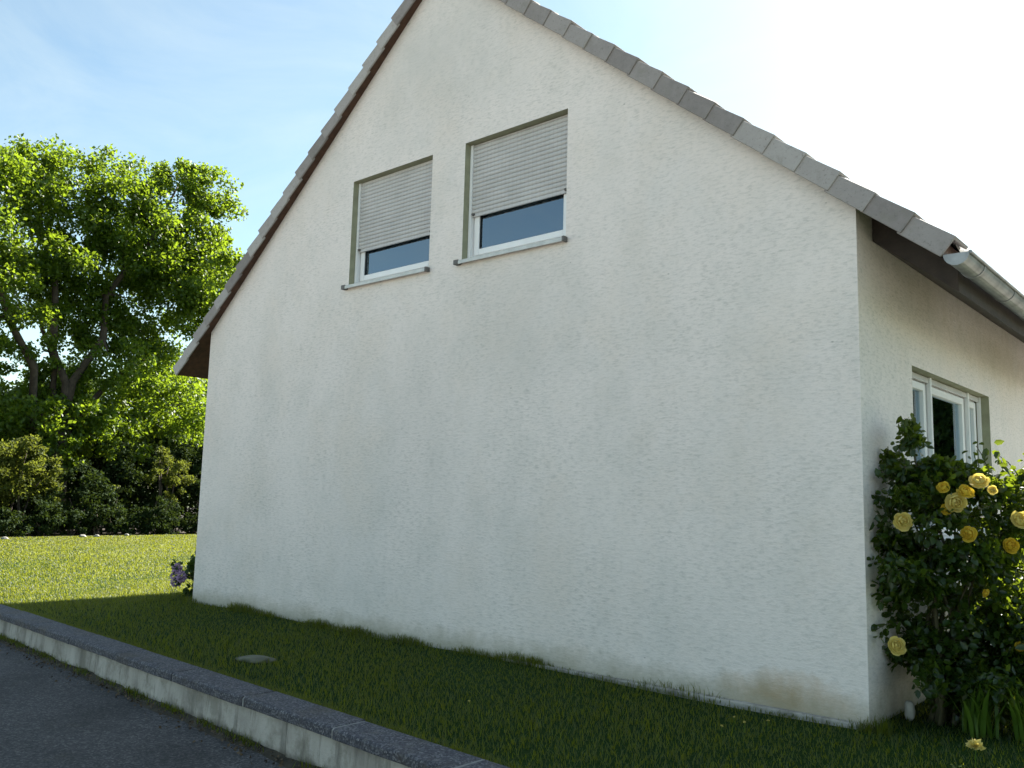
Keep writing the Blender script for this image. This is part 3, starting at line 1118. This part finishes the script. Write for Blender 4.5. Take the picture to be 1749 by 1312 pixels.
YZR = [(3.34, 11.02, .79), (4.12, 11.55, .72), (5.06, 11.35, .83), (6.05, 11.45, .76), (6.76, 10.95, .77), (3.45, 9.78, .87), (4.4, 10.23, .9), (5.43, 10.53, .83), (6.55, 10.55, .86), (4.19, 8.88, .8),
       (7.72, 12.01, .69), (8.64, 12.15, .77), (9.32, 12.07, .68), (9.6, 11.3, .79), (8.32, 10.95, .9), (9.03, 10.09, 1.01), (8.01, 9.63, .79), (10.02, 10.34, .54), (9.64, 9.39, .86), (10.37, 9.56, .33),
       (5.37, 9.18, .83), (6.47, 9.25, .76), (7.47, 8.9, .68), (8.73, 8.57, 1.0), (9.83, 8.38, .78), (10.23, 9.06, .46), (4.93, 8.13, .65), (3.79, 7.88, .58), (6.03, 7.81, .71), (7.18, 7.65, .69),
       (8.19, 7.45, .82), (9.48, 7.17, .85), (3.74, 6.62, .59), (4.73, 6.62, .53), (5.96, 6.56, .66), (7.08, 6.47, .65), (7.89, 6.21, .74), (8.93, 5.96, .7), (4.75, 5.36, .5), (6.6, 5.44, .63),
       (3.96, 4.2, .52), (5.29, 4.17, .64), (7.4, 4.97, .72), (8.61, 4.82, .75), (9.69, 4.44, .7), (6.55, 3.93, .78), (4.67, 3.57, .6), (7.9, 3.68, .73), (9.35, 3.41, .66), (5.9, 3.05, .51), (7.21, 2.68, .6),
       (2.47, 10.21, 1.02), (1.73, 8.61, 1.16), (2.42, 7.57, 1.01), (1.67, 6.24, .98), (2.77, 5.41, .84), (2.46, 4.03, .82), (0.8, 9.4, 1.0), (0.3, 7.4, 1.0)]
YZR += [(9.9, 8.9, .75), (9.75, 7.9, .75), (9.0, 7.9, .85), (5.2, 3.4, .7), (4.3, 3.0, .6), (6.2, 2.9, .6), (5.6, 4.9, .6), (6.0, 7.1, .8), (7.4, 8.2, .8), (8.6, 9.3, .9), (6.9, 9.9, .9), (5.6, 8.5, .8), (4.6, 7.4, .6), (8.9, 4.1, .8), (3.6, 3.3, .6)]
cl = []
for (y, z, r) in YZR:
    dx = random.uniform(-0.5, 0.5) if z > 10 else random.uniform(-1.3, 1.3)
    k = (28.0 + -dx) / 28.0
    cl.append((-26.0 + dx, 5.2 + (y - 5.2), z - (0.2 if z > 10 else 0), r * (1.22 if z > 10 else 1.42)))
for y, z, r in ((5.0, 3.0, .6), (5.7, 3.5, .6), (4.4, 3.7, .55), (5.3, 2.3, .5), (6.3, 3.2, .6)):
    cl.append((-24.9, y, z, r))
tree("maple_tree", "large spreading broadleaf tree with two rounded tops beyond the sunny lawn", (-26.2, 5.3, 0), 3.0, 0.34, cl, 1650, 0.125, M['maple'], lean=(0, 0.25))


def blobclumps(c, rad, n, r, flat=1.0):
    out = []
    for i in range(n):
        d = rand_unit(1)[0] * rng.uniform(0.45, 1.0)
        out.append((c[0] + d[0] * rad[0], c[1] + d[1] * rad[1], max(0.3, c[2] + d[2] * rad[2]), r * rng.uniform(0.7, 1.25)))
    return out


tree("dark_tree", "dark leafy tree rising behind the large two-topped tree, to its right", (-30.5, 11.6, 0), 2.2, 0.2,
     blobclumps((-30.5, 11.9, 4.3), (1.6, 2.3, 2.0), 24, 0.9), 1500, 0.16, M['maple'])
tree("dark_tree", "dark leafy tree low behind the left side of the large tree", (-31.5, 3.2, 0), 1.8, 0.2,
     blobclumps((-31.5, 3.2, 3.4), (1.5, 3.4, 1.7), 24, 0.9), 1300, 0.17, M['deep'])
tree("dark_tree", "dark leafy tree low behind the trunk of the large tree", (-31.0, 7.6, 0), 1.8, 0.2,
     blobclumps((-31.0, 7.6, 3.4), (1.4, 2.6, 1.8), 24, 0.9), 1300, 0.17, M['deep'])


def shrub(name, label, base, clumps, dens, size, mat, group=None, stems=5):
    t = thing(name, label, "shrub", base, group)
    mb = MB()
    for i in range(min(stems, len(clumps))):
        c = clumps[i]
        a = (base[0] + random.uniform(-.08, .08), base[1] + random.uniform(-.08, .08), base[2] - 0.06)
        L = (Vector(c[:3]) - Vector(a)).length
        mb.tube(curve_pts(a, c[:3], (0, 0, 0.05), 5, 0.04), [0.035 * (1 - j / 6.5) + 0.004 for j in range(6)], 6)
    mb.build("stem", M['bark'], t, smooth=True)
    P, O = cloud(clumps, dens)
    ok = P[:, 2] > 0.02
    leaves("foliage", P[ok], size, mat, t, 4, O[ok], 0.7)
    return t


# light bush at the frame's left, drooping to a point
shrub("light_shrub", "tall yellow-green bush in front of the large tree, at the left", (-23.9, 3.6, 0),
      [(-23.7, 3.2, 2.2, .55), (-23.7, 3.75, 2.35, .42), (-23.8, 2.7, 1.9, .55), (-23.5, 3.5, 1.75, .6), (-23.5, 4.1, 1.85, .42), (-23.4, 4.15, 1.35, .38),
       (-23.5, 3.4, 1.25, .45), (-23.6, 2.6, 1.3, .5), (-23.35, 4.35, 0.95, .2), (-23.3, 4.42, 0.7, .12), (-23.8, 2.0, 1.9, .6)], 4200, 0.085, M['gold'])
shrub("conifer_shrub", "golden feathery shrub with a pointed top near the house corner", (-23.7, 7.6, 0),
      [(-23.6, 7.50, 2.55, .20), (-23.6, 7.52, 2.25, .30), (-23.6, 7.75, 2.0, .42), (-23.5, 8.05, 1.75, .36), (-23.5, 7.45, 1.65, .40), (-23.5, 7.75, 1.35, .40), (-23.5, 7.7, 1.0, .25), (-23.55, 8.15, 2.1, .22)],
      6000, 0.065, M['gold'])
shrub("dark_shrub", "dark green rounded shrub between the two light bushes", (-23.8, 5.3, 0),
      [(-23.7, 5.3, 1.6, .5), (-23.6, 5.5, 1.1, .55), (-23.6, 4.9, 1.0, .5), (-23.6, 5.2, .55, .5), (-23.5, 5.9, .8, .42), (-23.6, 4.5, .5, .4)], 2600, 0.10, M['shrub'])
shrub("low_hedge_shrub", "small flat-topped shrub catching the sun between dark shrubs", (-24.2, 6.42, 0),
      [(-24.1, 6.25, 1.32, .17), (-24.1, 6.5, 1.34, .17), (-24.1, 6.38, 1.1, .28), (-24.2, 6.3, .7, .3)], 2200, 0.07, M['olive'])
for i, (y, h, lab) in enumerate(((1.2, 2.6, "dark shrub mass at the far left under the light bush"), (4.2, 2.3, "dark shrub behind the light bush's drooping tip"),
                                 (6.6, 2.3, "dark shrub under the trunk of the large tree"), (8.4, 2.4, "dark shrub under the golden feathery shrub"),
                                 (9.9, 2.8, "dark shrub next to the house corner"))):
    shrub("dark_shrub", lab, (-24.9, y, 0),
          [(-24.9 + random.uniform(-.3, .3), y + random.uniform(-.6, .6), h * random.uniform(.3, 1), random.uniform(.4, .6)) for k in range(9)],
          2400, 0.11, M['shrub'])
# clipped dark hedge closing the garden
hedge = thing("hedge", "long dark hedge closing the garden behind the shrubs", "hedge", (-27.6, 6, 0))
P = np.stack([rng.uniform(-28.2, -27.0, 60000), rng.uniform(-5, 18, 60000), rng.uniform(0, 1, 60000) ** 0.8 * 3.0], 1)
P[:, 2] *= 1 + 0.12 * np.sin(P[:, 1] * 1.9) + 0.08 * np.sin(P[:, 1] * 4.3)
leaves("foliage", P, 0.15, M['shrub'], hedge, 4)
mb = MB()
for k in range(24):
    y = -4.6 + k * 0.95
    mb.tube(curve_pts((-27.6, y, -0.1), (-27.6 + random.uniform(-.2, .2), y + random.uniform(-.2, .2), 2.0), (0, 0, 0), 4, 0.03), [0.04, 0.035, 0.03, 0.02, 0.012], 6)
mb.build("stem", M['bark'], hedge)

# unseen hedge added behind the house so the long wall's window mirrors something dark
hedge = thing("hedge", "unseen tall hedge added beyond the rose bush side to darken the window reflection", "hedge", (9, 24, 0))
n = 70000
P = np.stack([rng.uniform(1.5, 17, n), 24 + rng.choice([-0.8, 0.8], n) * rng.uniform(0.5, 1, n), rng.uniform(0, 1, n) * 6.2], 1)
leaves("foliage", P, 0.24, M['deep'], hedge, 4)
mb = MB()
for k in range(16):
    x = 1.8 + k * 0.97
    mb.tube(curve_pts((x, 24, -0.1), (x + random.uniform(-.2, .2), 24 + random.uniform(-.2, .2), 5.8), (0, 0, 0), 4, 0.02), [0.08, 0.07, 0.05, 0.03, 0.015], 6)
mb.build("stem", M['bark'], hedge)

# low dark shrubs along the lawn's far edge
for i, y in enumerate(np.arange(-0.3, 13.0, 0.72)):
    places = ("below the yellow-green bush", "between the two light bushes", "below the golden shrub", "past the house corner")
    lab = "low dark shrub in the row along the lawn, " + places[0 if y < 4.3 else 1 if y < 6.9 else 2 if y < 8.3 else 3]
    hh = random.uniform(0.5, 1.25)
    shrub("low_shrub", lab, (-23.0, float(y), 0),
          [(-23.0 + random.uniform(-.15, .15), float(y) + random.uniform(-.3, .3), hh * f, random.uniform(.30, .42)) for f in (0.2, 0.2, 0.5, 0.55, 0.85)],
          2600, 0.085, M['shrub'], "low dark shrubs along the lawn's far edge", 3)

# ------------------------------------------------------------------ rhododendron at the far house corner
rh = thing("flowering_shrub", "small dark shrub with purple blooms at the far corner of the house", "shrub", (-8.28, 0.42, 0))
cl = [(-8.15, .40, .42, .17), (-8.3, .35, .33, .17), (-8.42, .30, .24, .15), (-8.25, .5, .25, .2), (-8.52, .28, .16, .10), (-8.1, .45, .55, .10), (-8.35, .2, .12, .14), (-8.30, .15, .42, .12), (-8.45, .18, .36, .10), (-8.22, .22, .52, .10)]
mb = MB()
for c in cl:
    mb.tube(curve_pts((-8.28, .42, -0.05), c[:3], (0, 0, 0.02), 4, 0.04), [0.012, 0.01, 0.008, 0.006, 0.004], 5)
mb.build("stem", M['bark'], rh)
P, O = cloud(cl, 5200)
ok = P[:, 2] > 0.01
leaves("foliage", P[ok], 0.065, M['deep'], rh, 6, O[ok], 0.8, 0.1)
for c in ((-8.56, .14, .24), (-8.46, .10, .17), (-8.42, .08, .33), (-8.34, .10, .24)):
    d = rand_unit(120)
    leaves("flower_head", np.array(c) + d * 0.042, 0.034, M['purple'], rh, 4, d, 1.5, 0.0)

# ------------------------------------------------------------------ yellow climbing rose by the long wall
rose = thing("rose_bush", "tall yellow rose bush growing against the long side wall under the window", "rose bush", (0.32, 0.50, 0))
RC = [(0.20, 0.30, 1.73, .10), (0.17, 0.26, 1.60, .15), (0.22, .36, 1.46, .22), (0.34, .42, 1.50, .20), (0.20, .30, 1.22, .27), (0.40, .45, 1.22, .30), (0.42, .75, 1.35, .3),
      (0.62, .62, 1.32, .24), (0.72, .72, 1.38, .17), (0.76, .76, 1.22, .28), (0.88, .95, 1.25, .3), (0.22, .30, .95, .27), (0.45, .52, .92, .33), (0.70, .72, .92, .3), (0.90, .95, .9, .3),
      (0.20, .36, .66, .26), (0.42, .55, .60, .32), (0.66, .76, .58, .3), (0.9, 1.0, .6, .3), (0.28, .48, .36, .22), (0.50, .66, .33, .26), (0.74, .85, .34, .24),
      (.35, .32, .22, .22), (.56, .46, .2, .22), (.76, .62, .25, .22), (.26, .36, .42, .18), (.45, .40, .40, .22), (0.66, 1.2, 1.1, .4), (0.6, 1.3, .7, .4), (0.95, 1.3, 1.0, .4), (0.5, 1.7, 1.1, .4), (0.55, 1.8, .6, .4), (1.05, 1.75, .8, .4), (1.15, 1.15, 1.0, .25), (0.82, .58, 1.12, .16), (0.60, .42, 1.08, .2)]
RC = [(x, y, z, r * 1.12) for x, y, z, r in RC]
RC = [((x, y, min(z, 0.72), r * 0.85) if (y > 0.9 and x > 0.6) else (x, y, z, r)) for x, y, z, r in RC]
airy = [c for c in RC if c[0] > 0.55 and c[2] > 0.8]
P, O = cloud([c for c in RC if c not in airy], 9500, 0.6, 0.95)
P2, O2 = cloud(airy, 3300, 0.9, 0.95)
P, O = np.concatenate([P, P2]), np.concatenate([O, O2])
# whippy shoots with single sprays
shoots = [((0.22, .30, 1.7), (0.19, .22, 1.86)), ((0.15, .22, 1.4), (0.07, .12, 1.52)), ((0.12, .18, 1.15), (0.045, 0.06, 1.28)), ((0.1, .15, 0.95), (0.03, 0.02, 0.96)), ((0.12, .2, .6), (0.03, .05, .56)),
          ((0.72, .70, 1.5), (0.62, .55, 1.66)), ((0.74, .74, 1.5), (0.80, .70, 1.60)), ((0.9, .95, 1.4), (0.95, .9, 1.55)), ((0.6, .62, 1.45), (0.52, .52, 1.70))]
SP = []
for a, b in shoots:
    for t in np.linspace(0, 1, 26):
        SP.append(np.array(a) * (1 - t) + np.array(b) * t + rng.normal(0, 0.028, 3))
P = np.concatenate([P, np.array(SP)])
O = np.concatenate([O, rand_unit(len(SP))])
ok = (P[:, 0] > 0.02) & (P[:, 2] > 0.03)
leaves("foliage", P[ok], 0.050, M['rose_leaf'], rose, 6, O[ok], 0.6, 0.25)
mb = MB()
for i, c in enumerate(RC[:34]):
    if i % 2 and i > 8:
        continue
    a = (0.32 + random.uniform(-.12, .12), 0.50 + random.uniform(-.12, .14), -0.03)
    mb.tube(curve_pts(a, c[:3], (random.uniform(-.06, .06), random.uniform(-.06, .06), 0.08), 7, 0.02), [0.015 * (1 - j / 9) + 0.002 for j in range(8)], 6)
for a, b in shoots:
    mb.tube(curve_pts(a, b, (0, 0, 0.02), 4, 0.02), [0.004, 0.0035, 0.003, 0.0025, 0.002], 5)
mb.build("stem", M['cane'], rose, smooth=True)


def rose_flower(c, d, mat, facing):
    """overlapping cupped petals in rings round an axis, outer ones falling open"""
    f = Vector(facing).normalized()
    a = f.cross(Vector((0.2, 0.1, 1))).normalized()
    b = f.cross(a)
    mb = MB()
    c = Vector(c)
    ph = random.uniform(0, 3)
    opn = random.uniform(-12, 14)
    for n, r, th1, flare, hw in ((5, 0.50, 88 + opn, 0.16, 0.80), (5, 0.43, 62 + opn, 0.10, 0.80), (5, 0.33, 40 + opn * 0.6, 0.06, 0.85), (4, 0.21, 24, 0.04, 0.95), (3, 0.10, 15, 0.02, 1.1)):
        for k in range(n):
            az = 2 * math.pi * k / n + ph + random.uniform(-.15, .15)
            rr = r * random.uniform(0.92, 1.06)
            t1 = math.radians(th1 + random.uniform(-10, 10))
            V, Fc = [], []
            for i in range(6):
                q = i / 5
                th = math.radians(160) * (1 - q) + t1 * q
                rad = rr * (0.35 + 0.65 * min(1, q * 1.6)) + flare * max(0, q - 0.6) / 0.4
                w = hw * (0.45 + 0.55 * math.sin(math.pi * min(1, q * 0.85 + 0.1))) * (1.0 if i < 5 else 0.72)
                for j in range(5):
                    u_ = (j - 2) / 2
                    ang = az + w * u_
                    cr = rad * (1 + 0.05 * u_ * u_) - (0.03 * abs(u_) if i == 5 else 0)
                    p = c + (f * math.cos(th) * (0.80 if th > 1.57 else 1.0) + (a * math.cos(ang) + b * math.sin(ang)) * math.sin(th)) * cr * d
                    V.append(p)
            for i in range(5):
                for j in range(4):
                    q = i * 5 + j
                    Fc.append((q, q + 1, q + 6, q + 5))
            mb.add(V, Fc)
        ph += 0.63
    return mb.build("rose_flower", mat, rose, smooth=True, fix=False)


toc = Vector((1.94, -5.5, 1.3))
for (x, y, z), d, mk in (((0.245, -0.05, 1.225), .115, 'petal_pale'), ((0.185, -0.04, 0.50), .112, 'petal_pale'), ((0.545, 0.16, 1.16), .095, 'petal'), ((0.735, 0.30, 1.10), .10, 'petal_gold'),
                         ((0.60, 0.26, 0.82), .055, 'petal_gold'), ((0.74, 0.40, 0.52), .070, 'petal_gold'), ((0.605, 0.20, 1.475), .115, 'petal_pale'), ((0.54, 0.16, 1.41), .105, 'petal'),
                         ((0.49, 0.13, 1.34), .12, 'petal_pale'), ((0.43, 0.10, 1.43), .075, 'petal'), ((0.785, 0.34, 1.25), .115, 'petal_pale'), ((0.44, 0.12, 1.30), .07, 'petal_gold'),
                         ((0.66, 0.26, 1.42), .06, 'petal_pale'), ((0.80, 0.42, 0.95), .05, 'petal_gold')):
    f = (toc - Vector((x, y, z))).normalized() * 0.8 + Vector((random.uniform(-.6, .6), random.uniform(-.4, .4), random.uniform(0.0, 1.1)))
    rose_flower((x, y, z), d * 0.78, M[mk], f)


# strap-leaved clumps beside the rose
def strap_clump(c, n, h, lab, wid=0.012):
    t = thing("strap_leaf_plant", lab, "plant", c, "narrow-leaved clumps beside the rose bush")
    mb = MB()
    for i in range(n):
        a = random.uniform(0, 2 * math.pi)
        L = h * random.uniform(0.55, 1.1)
        out = L * random.uniform(0.1, 0.55)
        bx, by = c[0] + random.gauss(0, 0.035), c[1] + random.gauss(0, 0.035)
        w = wid * random.uniform(0.6, 1.2)
        px, py = -math.sin(a) * w, math.cos(a) * w
        V = []
        for s in (0, 0.35, 0.7, 1.0):
            r = out * s ** 1.7
            z = c[2] + L * (s - 0.25 * s * s * (out / L) * 1.5)
            k = (0.8, 1.0, 0.75, 0.05)[int(round(s * 3))] if s not in (0.35,) else 1.0
            x, y = bx + math.cos(a) * r, by + math.sin(a) * r
            V += [(x - px * k, y - py * k, z), (x + px * k, y + py * k, z)]
        mb.add(V, [(0, 1, 3, 2), (2, 3, 5, 4), (4, 5, 7, 6)])
    mb.build("foliage", M['strap'], t, fix=False)


strap_clump((0.52, 0.30, 0.0), 90, 0.34, "low narrow-leaved clump in front of the rose bush, left of its twin")
strap_clump((0.76, 0.40, 0.0), 90, 0.36, "low narrow-leaved clump in front of the rose bush, at the frame's edge")
strap_clump((0.42, 0.62, 0.0), 50, 0.22, "small shaded narrow-leaved clump under the rose bush")

# small yellow lawn flowers
def lawn_flower(x, y, r, h):
    t = thing("lawn_flower", "tiny yellow flower in the shaded lawn near the house wall", "flower", (x, y, 0), "tiny yellow flowers in the shaded lawn")
    mb = MB()
    mb.tube([(x, y, -0.01), (x + .004, y, h * .6), (x + .006, y - .004, h)], [0.0018, 0.0016, 0.0014], 5)
    mb.build("stem", M['strap'], t)
    d = rand_unit(26)
    d[:, 2] = np.abs(d[:, 2]) * 0.5
    leaves("flower_head", np.array([x + .006, y - .004, h]) + d * r * 0.25, r, M['petal_pale'], t, 4, d, 2.0, -0.2)


for x, y in ((-0.60, -0.55), (-0.50, -0.62), (-0.42, -0.48), (-0.55, -0.80), (-1.95, -1.42)):
    lawn_flower(x, y, 0.008, 0.045)
t = thing("lawn_flower", "yellow flower head in the sunlit grass at the photograph's lower edge", "flower", (0.67, -0.40, 0))
mb = MB()
mb.tube([(.67, -.40, -.01), (.672, -.40, .05), (.674, -.404, .10)], [0.003, 0.0026, 0.0024], 5)
mb.build("stem", M['strap'], t)
d = rand_unit(70)
d[:, 2] = np.abs(d[:, 2]) * 0.6
leaves("flower_head", np.array([.674, -.404, .10]) + d * 0.012, 0.035, M['petal_pale'], t, 4, d, 2.0, -0.2)


# ------------------------------------------------------------------ grass
def blades(pos, h, w):
    n = len(pos)
    a = rng.uniform(0, 2 * np.pi, n)
    lean = rng.uniform(0.15, 0.95, n) * h
    dx, dy = np.cos(a), np.sin(a)
    px, py = -dy * w, dx * w
    base = pos
    z = np.zeros(n)
    co = np.empty((n, 5, 3))
    for i, (s, k) in enumerate(((0, 1.0), (0.55, 0.8))):
        cx = base[:, 0] + dx * lean * s ** 1.8
        cy = base[:, 1] + dy * lean * s ** 1.8
        cz = base[:, 2] + h * s
        co[:, 2 * i] = np.stack([cx - px * k, cy - py * k, cz], 1)
        co[:, 2 * i + 1] = np.stack([cx + px * k, cy + py * k, cz], 1)
    co[:, 4] = np.stack([base[:, 0] + dx * lean, base[:, 1] + dy * lean, base[:, 2] + h * 0.95], 1)
    o = np.arange(n)[:, None] * 5
    f = np.concatenate([o + np.array([0, 1, 3]), o + np.array([0, 3, 2]), o + np.array([2, 3, 4])])
    return co.reshape(-1, 3), f


def patchn(x, y):
    return 0.5 + 0.25 * np.sin(x * 2.1 + 1.3 * np.sin(y * 1.7)) + 0.25 * np.sin(y * 3.1 + 1.1 * np.sin(x * 2.7 + 1))


parts = []
# shaded strip near the camera
n = 120000
x = rng.uniform(-10.5, 2.6, n)
y = rng.uniform(-2.35, 2.5, n)
ok = (y > kerb_back(x) + 0.015) & ~((x > -W_) & (x < 0.0) & (y > -0.02))
x, y = x[ok], y[ok]
p = patchn(x, y)
parts.append((np.stack([x, y, np.full(len(x), -0.012)], 1), rng.uniform(0.022, 0.048, len(x)) * (0.75 + 0.5 * p), rng.uniform(0.0016, 0.0034, len(x))))
# uncut fringe along wall foot and coping
n = 9000
x = rng.uniform(-W_ - 0.1, 0.15, n)
k = np.clip(patchn(x * 1.7, x * 0 + 2) * 1.4 - 0.25 + 0.25 * np.sin(x * 9.0), 0.05, 1)
y = -np.abs(rng.normal(0.0, 0.045, n)) - 0.012
keep = (rng.uniform(size=n) < k) & ~((x > -1.5) & (x < -0.1) & (rng.uniform(size=n) < 0.85))
parts.append((np.stack([x, y, np.full(n, -0.012)], 1)[keep], (rng.uniform(0.04, 0.13, n) * (0.45 + 0.55 * k))[keep], rng.uniform(0.0016, 0.003, n)[keep]))
n = 7000
x = rng.uniform(-10, 2, n)
y = kerb_back(x) + np.abs(rng.normal(0, 0.03, n)) + 0.006
parts.append((np.stack([x, y, np.full(n, -0.012)], 1), rng.uniform(0.03, 0.07, n), rng.uniform(0.0016, 0.003, n)))
# weeds rooted in the dirt along the foot of the edging wall
n = 2600
c = rng.uniform(-11, 0.5, 60)
x = c[rng.integers(0, 60, n)] + rng.normal(0, 0.07, n)
y = kerb_front(x) + 0.02 - np.abs(rng.normal(0, 0.022, n))
parts.append((np.stack([x, y, -0.236 - 0.006 * (x + 5)], 1), rng.uniform(0.02, 0.075, n), rng.uniform(0.0016, 0.0034, n)))
# sunny lawn, coarser with distance
n = 330000
x = -8.2 - 14.3 * rng.uniform(0, 1, n) ** 1.15
y = rng.uniform(-2.0, 13.0, n)
ok = (y > kerb_back(x) + 0.02) & (y < 2.0 + (-8.2 - x) * 0.75 + 0.5)
x, y = x[ok], y[ok]
dist = (-x - 8.2) / 14.3
parts.append((np.stack([x, y, np.full(len(x), -0.012)], 1), rng.uniform(0.018, 0.034, len(x)), (0.0026 + 0.005 * dist) * rng.uniform(0.7, 1.3, len(x))))
CO, FA, o = [], [], 0
for pos, h, w in parts:
    c, f = blades(pos, h, w)
    CO.append(c)
    FA.append(f + o)
    o += len(c)
g = np_mesh("grass", np.concatenate(CO), np.concatenate(FA), M['grass'])
tag(g, "short green grass blades covering the lawn round the house", "grass", None, "stuff")
